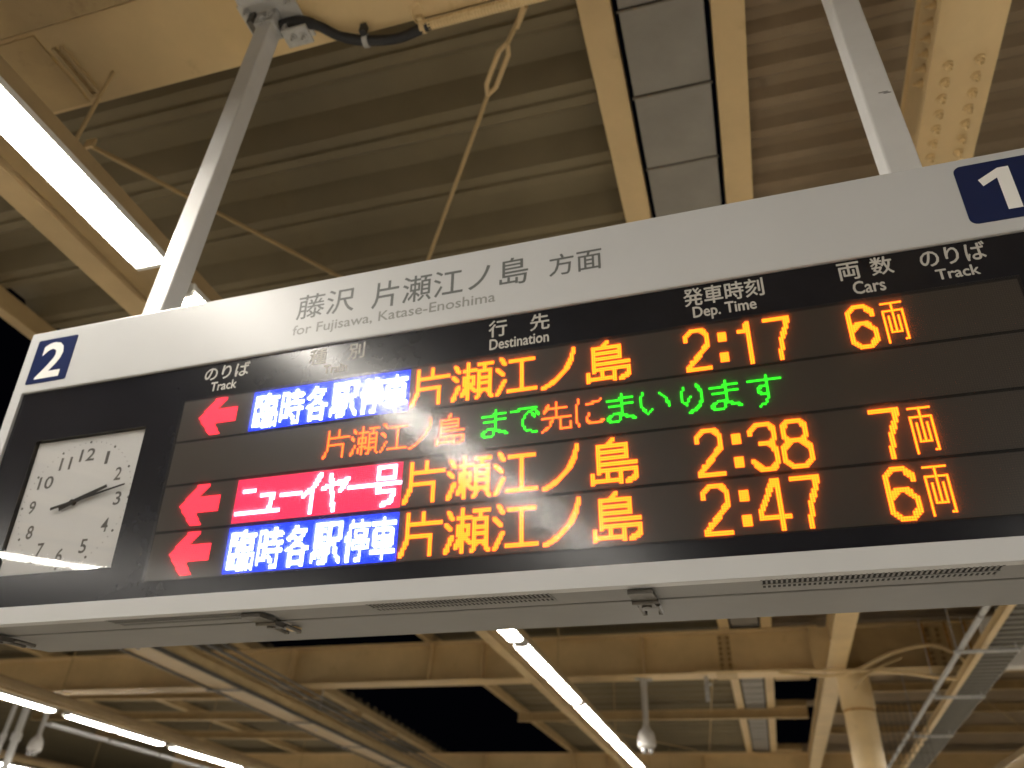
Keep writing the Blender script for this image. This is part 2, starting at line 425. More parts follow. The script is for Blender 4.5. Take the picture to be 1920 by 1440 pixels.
for k in range(9):
    part('bolt', wb, None, lg, loc=(GX - 0.0085, 2.44 + k * 0.096, HB + 0.5))

# ---------------------------------------------------------------- channels and grey panel strip
def purlin(x, w_, label, y0=-12, y1=62, S=st, rot=ROT, z=ZP, m='cream', h=0.18):
    t = thing('roof_purlin', label, 'beam', S(x, y0, 0), rot)
    mb = MB().box(-w_ / 2, w_ / 2, 0, y1 - y0, z, z + 0.012).box(-w_ / 2, -w_ / 2 + 0.01, 0, y1 - y0, z + 0.013, z + h).box(w_ / 2 - 0.01, w_ / 2, 0, y1 - y0, z + 0.013, z + h)
    part('channel', mb, m, t, bevel=0.002)
    return t
purlin(-0.400, 0.185, 'cream steel channel along the left side of the grey panel strip')
purlin(0.330, 0.185, 'cream steel channel along the right side of the grey panel strip')
gp = thing('panel_strip', 'strip of grey metal panels with rusty joints between two cream channels', 'ceiling panels', st(-0.035, -4.05, 0), ROT)
pm = MB().box(-0.238, 0.238, 0.005, 0.585, ZP + 0.05, ZP + 0.065).mesh('panel', 'grey')
jm = MB().box(-0.25, 0.25, -0.007, 0.004, ZP + 0.040, ZP + 0.049).mesh('joint', 'jointm')
for i in range(109):
    part('panel', pm, None, gp, loc=(0, i * 0.597, random.uniform(-0.003, 0.003)))
    part('joint', jm, None, gp, loc=(0, i * 0.597, random.uniform(-0.002, 0.002)))
part('backing', MB().box(-0.24, 0.24, -8, 66, ZP + 0.10, ZP + 0.115), 'gap', gp)

# other purlins (both canopies)
for x, nm in ((-6.15, 'edge channel of the near roof beside the black strip of sky'),):
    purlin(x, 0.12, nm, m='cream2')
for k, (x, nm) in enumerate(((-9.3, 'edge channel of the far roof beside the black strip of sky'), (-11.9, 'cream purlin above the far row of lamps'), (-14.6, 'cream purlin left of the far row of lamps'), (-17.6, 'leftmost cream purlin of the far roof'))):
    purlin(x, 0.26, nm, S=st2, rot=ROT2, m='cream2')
for y, nm in ((18.9, 'nearest'), (21.6, 'second'), (24.6, 'third')):
    j = thing('roof_joist', nm + ' joist crossing the far roof left of the sky strip', 'beam', st2(0, y, 0), ROT2)
    part('beam', ibeam_x(0, 0.2, ZP - 0.21, ZP - 0.003, -20, -9.2, 0.01, 0.012), 'cream2', j)

# ---------------------------------------------------------------- lighting troughs and lamps
def trough(x, label, S, rot, zl, y0=-14, y1=60, m='cream_dimmed'):
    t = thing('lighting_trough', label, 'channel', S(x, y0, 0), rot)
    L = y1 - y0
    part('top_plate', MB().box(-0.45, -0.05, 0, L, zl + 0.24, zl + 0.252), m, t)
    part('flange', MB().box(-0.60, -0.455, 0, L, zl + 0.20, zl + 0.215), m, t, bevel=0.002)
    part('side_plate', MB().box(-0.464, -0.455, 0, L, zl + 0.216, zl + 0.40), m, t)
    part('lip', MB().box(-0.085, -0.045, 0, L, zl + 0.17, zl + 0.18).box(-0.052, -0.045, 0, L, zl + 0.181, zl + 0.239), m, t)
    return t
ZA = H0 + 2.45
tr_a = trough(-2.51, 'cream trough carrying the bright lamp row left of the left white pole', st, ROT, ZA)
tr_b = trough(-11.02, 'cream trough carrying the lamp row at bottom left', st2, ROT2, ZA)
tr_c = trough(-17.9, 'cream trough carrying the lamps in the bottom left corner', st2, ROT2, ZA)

hang_me = MB().box(-0.007, 0.007, -0.007, 0.007, 0, 1).mesh('hanger', 'cream2')
for t, yy in ((tr_a, range(0, 74, 5)), (tr_b, range(1, 74, 5)), (tr_c, range(1, 74, 5))):
    for y in yy:
        o = part('hanger', hang_me, None, t, loc=(-0.3, y + 0.7, ZA + 0.212)); o.scale = (1, 1, ZP - ZA - 0.212 - 0.003)

def lamp_proto(L):
    t = thing('fluorescent_lamp', 'x', 'lamp', (0, 0, 0), ROT, 'fluorescent lamps hung in rows along the platform')
    part('housing', MB().prism([(-0.084, 0.036), (-0.088, -0.004), (-0.092, -0.004), (-0.092, 0.012), (-0.05, 0.06), (0.05, 0.06), (0.092, 0.012), (0.092, -0.004), (0.088, -0.004), (0.084, 0.036)], 'y', 0.0, 2 * L), 'lampwhite', t)
    for x in (-0.054, 0.054):
        for k in (0, 1):
            o = part('tube', MB().tube([(x, 0.055 + k * L, 0), (x, 0.085 + k * L, 0), (x, L * (k + 1) - 0.085, 0), (x, L * (k + 1) - 0.055, 0)], [0.014, 0.026, 0.026, 0.014], 12), 'tube', t, smooth=True)
    for y in (0.012, L - 0.014, L + 0.014, 2 * L - 0.012):
        part('socket', MB().box(-0.075, 0.075, y - 0.010, y + 0.010, -0.02, 0.05), 'lampwhite', t)
    return t
PER = 1.29 * 2.45
UL = (PER - 0.20) / 2
ordw = ['first', 'second', 'third', 'fourth', 'fifth', 'sixth', 'seventh', 'eighth', 'ninth', 'tenth', 'eleventh', 'twelfth', 'thirteenth', 'fourteenth', 'fifteenth', 'sixteenth']
near_words = ['second lamp behind the viewer in the row left of the board', 'lamp just behind the viewer in the row left of the board', 'largest bright twin-tube lamp crossing the upper left corner', 'bright twin-tube lamp seen just right of the left white pole, above the board', 'lamp of the near row hidden behind the board', 'lamp end peeking out just under the lower edge of the board', 'bright lamp starting right below the board near the centre', 'bright lamp in the middle of the centre row, above its last lamp', 'last visible bright lamp of the centre row at the bottom edge']
proto = lamp_proto(UL)
gy0 = 0.905 * 2.45 - 0.03
ks = list(range(-6, 14))
names = {-1: near_words[2], 0: near_words[3], 1: near_words[5], 2: near_words[6], 3: near_words[7], 4: near_words[8], -2: near_words[1], -3: near_words[0]}
first = True
for k in ks:
    loc = st(-2.51, gy0 + k * PER + 0.13, ZA)
    lab = names.get(k) or (('lamp of the near row beyond the bottom edge, %s past the last visible one' % ordw[k - 5]) if k > 4 else 'lamp of the near row far behind the viewer, %s from the end' % ordw[k + 6])
    if first: proto.location = loc; proto['label'] = lab; first = False
    else: copy_thing(proto, loc, lab)
PB = 1.345 * 2.45
bn = {2: 'leftmost long bright lamp of the far row, cut by the left edge', 3: 'second lamp of the far row, of two tubes end to end, below the board', 4: 'third lamp of the far row, running into the bottom edge'}
for k in range(-5, 10):
    copy_thing(proto, st2(-11.02, 4.76 * 2.45 + 0.9 + (k - 3) * PB + 0.1, ZA), bn.get(k, 'unseen lamp of the row over the neighbouring platform, %s counted from behind the viewer' % ordw[k + 5]), ROT2)
for k in range(0, 9):
    copy_thing(proto, st2(-17.9, 2.0 + k * PB, ZA), {4: 'small piece of lit lamp at the left edge in the bottom left corner', 5: 'lit lamp crossing the very bottom left corner'}.get(k, 'lamp of the most distant row, %s along it' % ordw[k]), ROT2)

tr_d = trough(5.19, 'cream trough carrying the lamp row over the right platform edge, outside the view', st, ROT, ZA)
for k in range(-5, 12):
    copy_thing(proto, st(5.19, gy0 + k * PER + 0.13, ZA), 'unseen lamp of the row over the right platform edge, %s counted from behind the viewer' % (ordw + ['seventeenth', 'last'])[k + 5], ROT)

# ---------------------------------------------------------------- white cable duct sections under the far trough
dm = MB().box(-0.08, 0.08, 0, 1.75, 0, 0.05).mesh('duct', 'white')
for k, nm in enumerate(('nearest', 'second', 'third', 'last')):
    o = part('cable_duct', dm, None); o.location = st2(-12.45, 13.9 + k * 1.85, ZA + 0.05); o.rotation_euler = ROT2
    o['label'] = nm + ' white duct section below the far lamp row at bottom left'; o['category'] = 'duct'; o['group'] = 'white duct sections below the far lamp row'
# broad cable beam crossing below the girder at lower left
tb = thing('cable_beam', 'broad cream beam with dark edges running diagonally below the far girder, left of the sky strip', 'beam', st2(-8.35, 6, 0), ROT2)
ZB = H0 + 3.02
part('beam', MB().box(-0.28, 0.28, 0, 40, ZB, ZB + 0.02).box(-0.28, -0.262, 0, 40, ZB + 0.021, ZB + 0.28).box(0.262, 0.28, 0, 40, ZB + 0.021, ZB + 0.28), 'cream2', tb, bevel=0.003)
part('rail', MB().box(-0.325, -0.30, 0, 40, ZB - 0.03, ZB + 0.04), 'darkmetal', tb, label='dark rail along the left side')
part('rail', MB().box(0.30, 0.32, 0, 40, ZB - 0.03, ZB + 0.04), 'darkmetal', tb, label='dark rail along the right side')
for k in range(12):
    part('clamp', MB().box(-0.36, 0.36, 3.0 * k + 1.2, 3.0 * k + 1.26, ZB - 0.05, ZB - 0.031), 'darkmetal', tb)
for k, (dx, r, nm) in enumerate(((0.62, 0.022, 'thin grey pipe beside the diagonal cream beam'), (0.85, 0.03, 'thicker grey pipe next to the thin one beside the diagonal beam'), (1.12, 0.018, 'thinnest grey pipe nearest the black sky strip'))):
    o = part('overhead_pipe', MB().tube([(0, 0, 0), (0, 40, 0)], r, 8), 'darkmetal', smooth=True)
    o.location = st2(-8.35 + dx, 6, ZB + 0.18); o.rotation_euler = ROT2; o['label'] = nm; o['category'] = 'pipe'
rod = MB().tube([(0, 0, 0), (0, 0, 0.9)], 0.012, 6).tube([(0, 0, -0.05), (0, 0, 0.0)], [0.03, 0.03], 8).mesh('rod', 'galv')
for y, nm in ((10.6, 'near'), (17.2, 'far')):
    o = part('hanging_rod', rod, None); o.location = st2(-8.35, y, ZB + 0.03); o['label'] = nm + ' short steel hanging rod with a pale end, on the diagonal cream beam'; o['category'] = 'rod'

# ---------------------------------------------------------------- round column
cx, cy = 1.365, 14.76
colt = thing('support_column', 'thick round cream column under the far girder at lower right', 'column', st(cx + 0.26, cy - 0.02, 0), ROT)
part('shaft', MB().tube([(0, 0, 0), (0, 0, HB - 0.06)], 0.245, 36), 'cream', colt, smooth=True)
part('collar', MB().tube([(0, 0, HB - 0.6), (0, 0, HB - 0.59), (0, 0, HB - 0.05), (0, 0, HB - 0.002)], [0.245, 0.262, 0.268, 0.285], 36), 'cream', colt, smooth=True)
part('base_plate', MB().box(-0.4, 0.4, -0.4, 0.4, 0.012, 0.04), 'cream2', colt)
part('rust_patch', MB().tube([(0, 0, HB - 0.64), (0, 0, HB - 0.605)], 0.2475, 36, cap=False), 'rust', colt, smooth=True)
cap = thing('column_head', 'cream gusset block bolted to the girder above the round column', 'gusset', st(cx, cy - 0.28, 0), ROT)
part('plate', MB().box(-0.19, 0.14, -0.012, 0.0, HB + 0.03, HT - 0.03), 'cream', cap, bevel=0.003)
part('access_cover', MB().box(0.0, 0.1, -0.02, -0.0125, HB + 0.36, HB + 0.56), 'cream2', cap, bevel=0.002)

# ---------------------------------------------------------------- cable tray, pipe and channel on the right
RZ = H0 + 3.02
def kp(a, b, h): return (a * h, b * h, H0 + h)
hh = 3.0
dirv = Vector(kp(0.93, 7.28, hh)) - Vector(kp(0.885, 3.27, hh)); ang = -math.atan2(dirv.x, dirv.y)
ct = thing('cable_tray', 'dark grey ribbed cable tray running away at the lower right', 'cable tray', kp(0.97, 1.2, hh)[:2] + (0,), (0, 0, ang + 0.004))
ctw = 0.155
part('tray_bed', MB().box(-0.18, 0.22, 0, 30, H0 + hh + 0.03, H0 + hh + 0.04), 'darkgrey', ct)
rib = MB().box(-0.18, 0.22, 0, 0.11, H0 + hh - 0.01, H0 + hh + 0.029).mesh('rib', 'darkgrey')
for k in range(125): part('rib', rib, None, ct, loc=(0, 3 + k * 0.21, 0))
part('side_rail', MB().box(0.222, 0.24, 0, 30, H0 + hh, H0 + hh + 0.1), 'grey', ct)
ch = thing('steel_channel', 'narrow cream steel channel along the left edge of the ribbed cable tray', 'beam', kp(0.97, 1.2, hh)[:2] + (0,), (0, 0, ang + 0.004))
part('channel', MB().box(-0.27, -0.19, 0, 30, H0 + hh - 0.01, H0 + hh + 0.0).box(-0.27, -0.262, 0, 30, H0 + hh + 0.001, H0 + hh + 0.1), 'cream', ch, bevel=0.002)
pp = thing('overhead_pipe', 'bluish grey pipe running away beside the cream channel at lower right', 'pipe', kp(0.825, 1.2, hh)[:2] + (0,), (0, 0, ang + 0.014))
part('pipe', MB().tube([(0, 0, H0 + hh - 0.02), (0, 30, H0 + hh - 0.02)], 0.034, 12), 'galv', pp, smooth=True)
cl = MB().tube([(0, 0, 0), (0, 0.05, 0)], 0.04, 12).mesh('pipe_clamp', 'darkmetal')
for y in (6.4, 10.2, 13.6, 17.4): part('pipe_clamp', cl, None, pp, loc=(0, y, H0 + hh - 0.02))
for (a, b, c, d, nm) in ((0.80, 3.88, 1.06, 3.90, 'nearer'), (0.835, 4.78, 1.075, 4.79, 'middle'), (0.85, 5.9, 1.08, 5.9, 'farther')):
    p0 = Vector(kp(a, b, hh - 0.07)); p1 = Vector(kp(c, d, hh - 0.07))
    o = thing('tray_support', nm + ' steel strut holding the ribbed cable tray from below', 'strut', p0)
    part('strut', MB().box(0, (p1 - p0).length, -0.03, 0.03, -0.035, 0.0), 'galv', o, bevel=0.002)
    part('rod', MB().tube([((p1 - p0).length - 0.04, 0, 0.001), ((p1 - p0).length - 0.04, 0, 1.2)], 0.008, 6), 'galv', o)
    part('rod', MB().tube([(0.04, 0, 0.001), (0.04, 0, 1.2)], 0.008, 6), 'galv', o)
# white board at the far right edge
wbx = kp(1.0, 4.17, 3.32)
o = thing('hanging_sign', 'plain white hanging signboard at the right edge behind the cable tray', 'sign', wbx)
part('board', MB().box(0.0, 1.6, -0.12, 0.12, -0.04, 0.72), 'signwhite', o, bevel=0.01)
for x in (0.3, 1.3): part('rod', MB().tube([(x, 0, 0.721), (x, 0, 1.28)], 0.018, 8), 'pole', o)
# yellowish conduits looping round the column top
def wp(a, b, h): return kp(a, b, h)
def smoothpts(pts, n=8):
    pts = [Vector(p) for p in pts]; out = []
    for i in range(len(pts) - 1):
        p0 = pts[max(i - 1, 0)]; p1 = pts[i]; p2 = pts[i + 1]; p3 = pts[min(i + 2, len(pts) - 1)]
        for k in range(n):
            t = k / n
            out.append(0.5 * ((2 * p1) + (-p0 + p2) * t + (2 * p0 - 5 * p1 + 4 * p2 - p3) * t * t + (-p0 + 3 * p1 - 3 * p2 + p3) * t ** 3))
    out.append(pts[-1]); return out
o = part('conduit', MB().tube(smoothpts([(0.2, 14.40, 5.20), (1.0, 14.30, 5.10), (1.45, 14.15, 5.16), (2.0, 14.0, 5.36), (2.6, 14.0, 5.46), (3.0, 14.2, 5.30), (3.1, 14.3, 5.12)]), 0.028, 10), 'cream', smooth=True)
o['label'] = 'cream conduit arching up to the right of the round column'; o['category'] = 'conduit'
o = part('conduit', MB().tube(smoothpts([(-1.2, 14.42, 5.26), (0.6, 14.36, 5.22), (1.5, 14.1, 5.12), (2.1, 13.9, 5.02), (2.5, 13.6, 4.86), (2.75, 13.4, 4.80), (3.0, 13.2, 4.80)]), 0.026, 10), 'cream', smooth=True)
o['label'] = 'cream conduit sagging from the girder bottom to the pipe right of the column'; o['category'] = 'conduit'
o = part('conduit', MB().tube(smoothpts([(1.35, 14.35, 4.9), (1.5, 14.1, 5.02), (1.75, 14.0, 5.14), (2.1, 14.0, 5.28)]), 0.018, 8), 'cream2', smooth=True)
o['label'] = 'short thin conduit hooking round the top of the round column'; o['category'] = 'conduit'
# bird net frame hung between column and tray
net = MB()
nx0, nx1, nz0, nz1 = 1.9, 2.7, 4.15, 5.2
for k in range(9):
    x = nx0 + k * (nx1 - nx0) / 8; net.box(x - .005, x + .005, 16.9, 16.91, nz0, nz1)
for k in range(7):
    z = nz0 + k * (nz1 - nz0) / 6; net.box(nx0, nx1, 16.912, 16.922, z - .005, z + .005)
o = part('wire_mesh', net, 'darkmetal'); o['label'] = 'dark wire mesh panel hanging behind the round column'; o['category'] = 'mesh'

# ---------------------------------------------------------------- CCTV cameras
def cctv(loc, top, label, s=1.0):
    t = thing('security_camera', label, 'camera', loc, (0, 0, 0.4), 'drop-rod security cameras')
    part('ceiling_mount', MB().box(-0.16 * s, 0.16 * s, -0.05, 0.05, top - 0.03, top).box(-0.05, 0.05, -0.05, 0.05, top - 0.14, top - 0.031), 'galv', t, bevel=0.004)
    part('drop_rod', MB().tube([(0, 0, 0.26 * s), (0, 0, top - 0.14)], 0.052 * s, 14), 'camgrey', t, smooth=True)
    part('neck', MB().tube([(0, 0, 0.19 * s), (0, 0, 0.27 * s)], [0.10 * s, 0.056 * s], 16), 'camgrey', t, smooth=True)
    ps = [(0, 0, 0.20 * s), (0, 0, 0.17 * s), (0, 0, 0.10 * s), (0, 0, 0.0), (0, 0, -0.06 * s), (0, 0, -0.10 * s)]
    part('housing', MB().tube(ps, [0.10 * s, 0.125 * s, 0.15 * s, 0.16 * s, 0.155 * s, 0.11 * s], 24), 'camgrey', t, smooth=True)
    for a in (-0.06, 0.06):
        part('lens', MB().tube([(a * s, -0.02, -0.09 * s), (a * s, -0.05 * s, -0.15 * s), (a * s, -0.06 * s, -0.19 * s)], [0.05 * s, 0.045 * s, 0.02 * s], 14), 'glossdome', t, smooth=True)
    return t
M['glossdome'] = mat('camera_lens_dome', (0.25, 0.24, 0.23), 0.06, 0.8, coat=0.5)
cctv((-2.17, 14.72, 4.17), 5.248 - 4.17, 'grey dome security camera on a drop rod beneath the girder, lower centre right')
cctv((-14.78, 13.8, 4.02), 0.78, 'white twin-lens security camera on a drop rod at bottom left', 0.9)
for (x, z1, nm, r) in ((-15.73, 5.0, 'leftmost thin white hanging pole with a joint, bottom left', 0.045), (-15.38, 5.0, 'thicker white hanging pole beside the bottom left security camera', 0.075)):
    o = thing('hanging_pole', nm, 'pole', (x, 13.8, 2.6))
    part('pole', MB().tube([(0, 0, 0), (0, 0, z1 - 2.6)], r, 12), 'pole', o, smooth=True)
    part('joint', MB().tube([(0, 0, 1.55), (0, 0, 1.7)], r * 1.4, 12), 'pole', o, smooth=True)
# small sensor stub on the right of the centre camera
o = thing('ceiling_bracket', 'small grey bracket hanging from the far girder left of the bolted splice', 'bracket', (-1.05, 14.7, 4.95))
part('stem', MB().box(-0.035, 0.035, -0.03, 0.03, -0.12, 0.30), 'galv', o, bevel=0.004)
part('arm', MB().box(-0.03, 0.10, -0.03, 0.03, 0.14, 0.18), 'galv', o, bevel=0.003)

# ---------------------------------------------------------------- tie rods
def rodthing(name, label, pts, r, m='cream2', turn=None):
    p0 = Vector(pts[0]); o = thing(name, label, 'tie rod', p0)
    part('rod', MB().tube([Vector(p) - p0 for p in pts], r, 8), m, o, smooth=True)
    return o, p0
A1 = Vector(kp(-0.195, 0.545, 4.2)); A2 = Vector(kp(-0.497, 0.96, 4.2)); A3 = A1 + (A2 - A1) * 3.2
T1 = Vector(kp(-0.235, 0.592, 4.2)); T2 = Vector(kp(-0.280, 0.653, 4.2))
dA = (A2 - A1).normalized()
r1, p0 = rodthing('tie_rod', 'cream diagonal tie rod with a turnbuckle under the olive roof', [A1, T1], 0.015)
part('rod', MB().tube([T2 - p0, A3 - p0], 0.014, 8), 'cream2', r1, smooth=True)
sd = dA.cross(Vector((0, 0, 1))).normalized()
tbm = MB()
mid = (T1 + T2) / 2; half = (T2 - T1).length / 2
for sgn in (-1, 1):
    tbm.tube([T1 - p0 - dA * 0.03, T1 - p0 + dA * 0.04 + sd * 0.030 * sgn, T2 - p0 - dA * 0.04 + sd * 0.030 * sgn, T2 - p0 + dA * 0.03], [0.014, 0.016, 0.016, 0.014], 8)
part('turnbuckle', tbm, 'cream', r1, smooth=True)
part('clevis', MB().tube([A1 - p0 - dA * 0.02, A1 - p0 + dA * 0.12], [0.022, 0.016], 8), 'cream', r1, smooth=True)
B1 = Vector(kp(-0.945, 0.575, 4.15)); B2 = Vector(kp(-0.706, 0.952, 4.15)); B3 = B1 + (B2 - B1) * 4
r2, p0 = rodthing('tie_rod', 'thin cream tie rod crossing behind the left white pole', [B1, B3], 0.015)
dB = (B2 - B1).normalized()
part('turnbuckle', MB().tube([B1 - p0 + dB * 0.1, B1 - p0 + dB * 0.4], [0.018, 0.018], 8), 'cream2', r2, smooth=True)
part('anchor_plate', MB().box(-0.05, 0.03, -0.01, 0.01, -0.02, 0.06), 'cream', r2, bevel=0.003)
for (a, b, c, d, nm) in ((-5.5, 22, -2, 27, 'thin tie rod under the roof right of the centre lamp row'), (3.2, 16.5, 6.5, 24, 'thin tie rod under the ribbed roof at lower right'), (-1.6, 27, -0.7, 16, 'thin tie rod left of the grey panel strip, lower right')):
    rodthing('tie_rod', nm, [st(a, b, ZP - 0.05), st(c, d, ZP - 0.05)], 0.014)

# ---------------------------------------------------------------- conduit + cable on the near girder
xc0, xc1 = -1.14, 0.9
yc = 1.62 + 0.245
cp = thing('flexible_conduit', 'ribbed cream conduit strapped along the lower edge of the near girder', 'conduit', st(xc0, yc, HB - 0.02), ROT)
pts = []; rad = []
n = 260
for i in range(n):
    pts.append((i * (xc1 - xc0) / n, 0, 0)); rad.append(0.026 if i % 2 else 0.0285)
part('hose', MB().tube(pts, rad, 10), 'cream', cp, smooth=False)
for x in (0.0, 0.68, 1.36):
    part('strap', MB().tube([(x - 0.012, 0, 0), (x + 0.012, 0, 0)], 0.036, 12).box(x - 0.012, x + 0.012, -0.05, -0.03, -0.01, 0.028), 'cream', cp, smooth=False)
hook = MB().tube(smoothpts([(-0.02, -0.02, 0.0), (-0.03, -0.06, -0.006), (-0.015, -0.10, -0.004), (0.02, -0.11, -0.004), (0.03, -0.08, -0.004)]), 0.006, 6)
part('hook', hook, 'cream', cp, smooth=True)
o = thing('power_cable', 'thick black cable drooping from the left white pole to the conduit', 'cable', (-1.86, 1.68, 5.22))
b0 = Vector((-1.86, 1.68, 5.22))
cpts = [Vector((-1.83, 1.63, 5.17)), Vector(kp(-0.500, 0.478, 3.45)), Vector(kp(-0.476, 0.492, 3.47)), Vector(kp(-0.455, 0.513, 3.45)), Vector(kp(-0.422, 0.529, 3.44)), Vector(kp(-0.375, 0.538, 3.45)), Vector(st(xc0 + 0.04, yc, HB - 0.02))]
part('sheath', MB().tube([p - b0 for p in smoothpts(cpts)], [0.028] * 14 + [0.024] * 12 + [0.026] * 23, 10), 'cable', o, smooth=True)
cpx = Vector(kp(-0.422, 0.529, 3.44))
part('clip', MB().tube([cpx - b0 - Vector((0.012, 0.001, 0)), cpx - b0 + Vector((0.012, 0.001, 0))], 0.034, 10), 'galv', o)
part('clip_bracket', MB().box(cpx.x - b0.x - 0.01, cpx.x - b0.x + 0.02, -0.06 + cpx.y - b0.y, -0.03 + cpx.y - b0.y, cpx.z - b0.z - 0.01, cpx.z - b0.z + 0.05), 'cable', o)

# ================================================================== DEPARTURE BOARD
S_ = 1.7
TILT = 0.11190098351080112
OX = (-2.29994627, 1.53279104, 3.33323125)
WU, HV, DEP = 1.834, 0.5893, 0.253
board = thing('departure_board', 'large white-framed electronic departure board with clock and LED rows, hanging from two white poles', 'departure board', OX, (TILT, 0, 0))
# local axes: x right, y into the board, z up (0 at the top edge); U(a) converts board units to metres
def ub(x0, x1, z0, z1, y0, y1):
    return MB().box(x0 * S_, x1 * S_, y0 * S_, y1 * S_, z0 * S_, z1 * S_)
IL, IR, IT, IBt = 0.0235, 1.8105, -0.141, -0.5605
def ring(x0, x1, z0, z1, a0, a1, b0, b1, y0, y1):
    mb = MB(); vs = []
    for y in (y0, y1):
        vs += [(x0, y, z0), (x1, y, z0), (x1, y, z1), (x0, y, z1), (a0, y, b0), (a1, y, b0), (a1, y, b1), (a0, y, b1)]
    fs = []
    for k in range(4):
        n = (k + 1) % 4
        fs += [(k, n, n + 4, k + 4), (k + 8, k + 12, n + 12, n + 8), (k, k + 8, n + 8, n), (k + 4, n + 4, n + 12, k + 12)]
    return mb.add([(p[0] * S_, p[1] * S_, p[2] * S_) for p in vs], fs)
part('front_frame', ring(0, WU, -HV, 0, IL, IR, IBt, IT, 0, 0.02), 'white', board, bevel=0.004)
# cabinet shell: sides, top, back
part('cabinet', ub(0.001, WU - .001, -HV + 0.004, -0.001, 0.16, DEP).add([], []), 'white', board, bevel=0.004)
part('cabinet_side', ub(0.001, 0.006, -HV + 0.004, -0.001, 0.0203, 0.1597), 'white', board)
part('cabinet_side', ub(WU - 0.006, WU - 0.001, -HV + 0.004, -0.001, 0.0203, 0.1597), 'white', board)
part('cabinet_top', ub(0.0065, WU - 0.0065, -0.006, -0.001, 0.0203, 0.1597), 'white', board)
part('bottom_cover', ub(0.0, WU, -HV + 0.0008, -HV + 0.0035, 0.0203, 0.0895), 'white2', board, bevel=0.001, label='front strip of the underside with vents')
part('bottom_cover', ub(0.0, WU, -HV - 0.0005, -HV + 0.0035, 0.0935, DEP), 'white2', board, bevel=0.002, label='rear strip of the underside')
part('seam', ub(0.002, WU - .002, -HV + 0.006, -HV + 0.009, 0.089, 0.094), 'gap', board)
# front acrylic panel with the clock opening
CU, CV = 0.2207, -0.3805
cw = 0.1250
wx0, wx1, wz0, wz1 = CU - cw, CU + cw, CV - 0.1250, CV + 0.1300
pf = 0.0055
for (a, b, c, d) in ((IL, IR, wz1, IT - 0.0003), (IL, wx0, wz0, wz1), (wx1, IR, wz0, wz1), (IL, IR, IBt + 0.0003, wz0)):
    part('front_panel', ub(a, b, c, d, pf, 0.0115), 'black', board)
# --- clock
clock = part('clock', ub(wx0 - .006, wx1 + .006, wz0 - .006, wz1 + .006, 0.0185, 0.022), 'gap', board)
part('dial', ub(wx0 + .001, wx1 - .001, wz0 + .001, wz1 - .001, 0.0135, 0.0184), 'dial', clock)
part('recess_wall', ub(wx0 - .002, wx0, wz0, wz1, 0.0122, 0.0184).box((wx1) * S_, (wx1 + .002) * S_, 0.0122 * S_, 0.0184 * S_, wz0 * S_, wz1 * S_).box(wx0 * S_, wx1 * S_, 0.0122 * S_, 0.0184 * S_, wz1 * S_, (wz1 + .002) * S_), 'gap', clock)
part('glass', ub(wx0, wx1, wz0, wz1, 0.0048, 0.0056), 'glass', clock)

def text_mesh(body, name, bold=0.0, res=3, extrude=0.0):
    c = bpy.data.curves.new('t', 'FONT'); c.body = body; c.offset = bold; c.resolution_u = res; c.extrude = extrude
    o = bpy.data.objects.new('t', c); COL.objects.link(o)
    dg = bpy.context.evaluated_depsgraph_get(); dg.update()
    me = bpy.data.meshes.new_from_object(o.evaluated_get(dg), depsgraph=dg)
    bpy.data.objects.remove(o); me.name = name
    return me
def place_text(body, u0, u1, v0, v1, w_, m, parent, name='lettering', bold=0.012, fat=0.0):
    """flat printed lettering fitted to a rectangle of the board (board units)"""
    me = text_mesh(body, name, 0.0 if fat else bold)
    n = len(me.vertices); co = np.empty(n * 3); me.vertices.foreach_get('co', co); co = co.reshape(-1, 3)
    lo = co.min(0); hi = co.max(0)
    out = np.zeros_like(co)
    out[:, 0] = (u0 + (co[:, 0] - lo[0]) / (hi[0] - lo[0]) * (u1 - u0)) * S_
    out[:, 2] = (v0 + (co[:, 1] - lo[1]) / (hi[1] - lo[1]) * (v1 - v0)) * S_
    out[:, 1] = w_ * S_
    if fat:
        ps = [tuple(p.vertices) for p in me.polygons]; vs = []; fs = []
        for q, (dx, dz) in enumerate(((-fat, 0), (fat, 0), (0, fat), (0, -fat))):
            k = len(vs); vs += [(v[0] + dx * S_, v[1] - q * 0.00004, v[2] + dz * S_) for v in out]; fs += [tuple(i + k for i in p) for p in ps]
        bpy.data.meshes.remove(me); me = bpy.data.meshes.new(name); me.from_pydata(vs, [], fs)
    else: me.vertices.foreach_set('co', out.ravel())
    me.materials.clear(); me.materials.append(M[m]); me.update()
    o = bpy.data.objects.new(name, me); COL.objects.link(o); o.parent = parent
    return o
fy = 0.0133
for n_ in range(1, 13):
    a = PI / 2 - n_ * PI / 6
    r = 0.094 if n_ not in (10, 11, 12) else 0.092
    x = CU + math.cos(a) * r; z = CV + math.sin(a) * r
    wd = 0.0145 if n_ < 10 else 0.034
    if n_ == 1: wd = 0.007
    if n_ == 11: wd = 0.026
    place_text(str(n_), x - wd / 2, x + wd / 2, z - 0.0125, z + 0.0125, fy, 'numeral', clock, 'numeral', bold=0.014)
for n_ in range(60):
    a = PI / 2 - n_ * PI / 30; r = 0.117
    x = CU + math.cos(a) * r; z = CV + math.sin(a) * r
    s = 0.0026 if n_ % 5 == 0 else 0.0011
    part('minute_mark', MB().tube([(x * S_, fy * S_, z * S_), (x * S_, (fy - 0.0002) * S_, z * S_)], s * S_, 8), 'numeral' if n_ % 5 == 0 else 'ink2', clock)
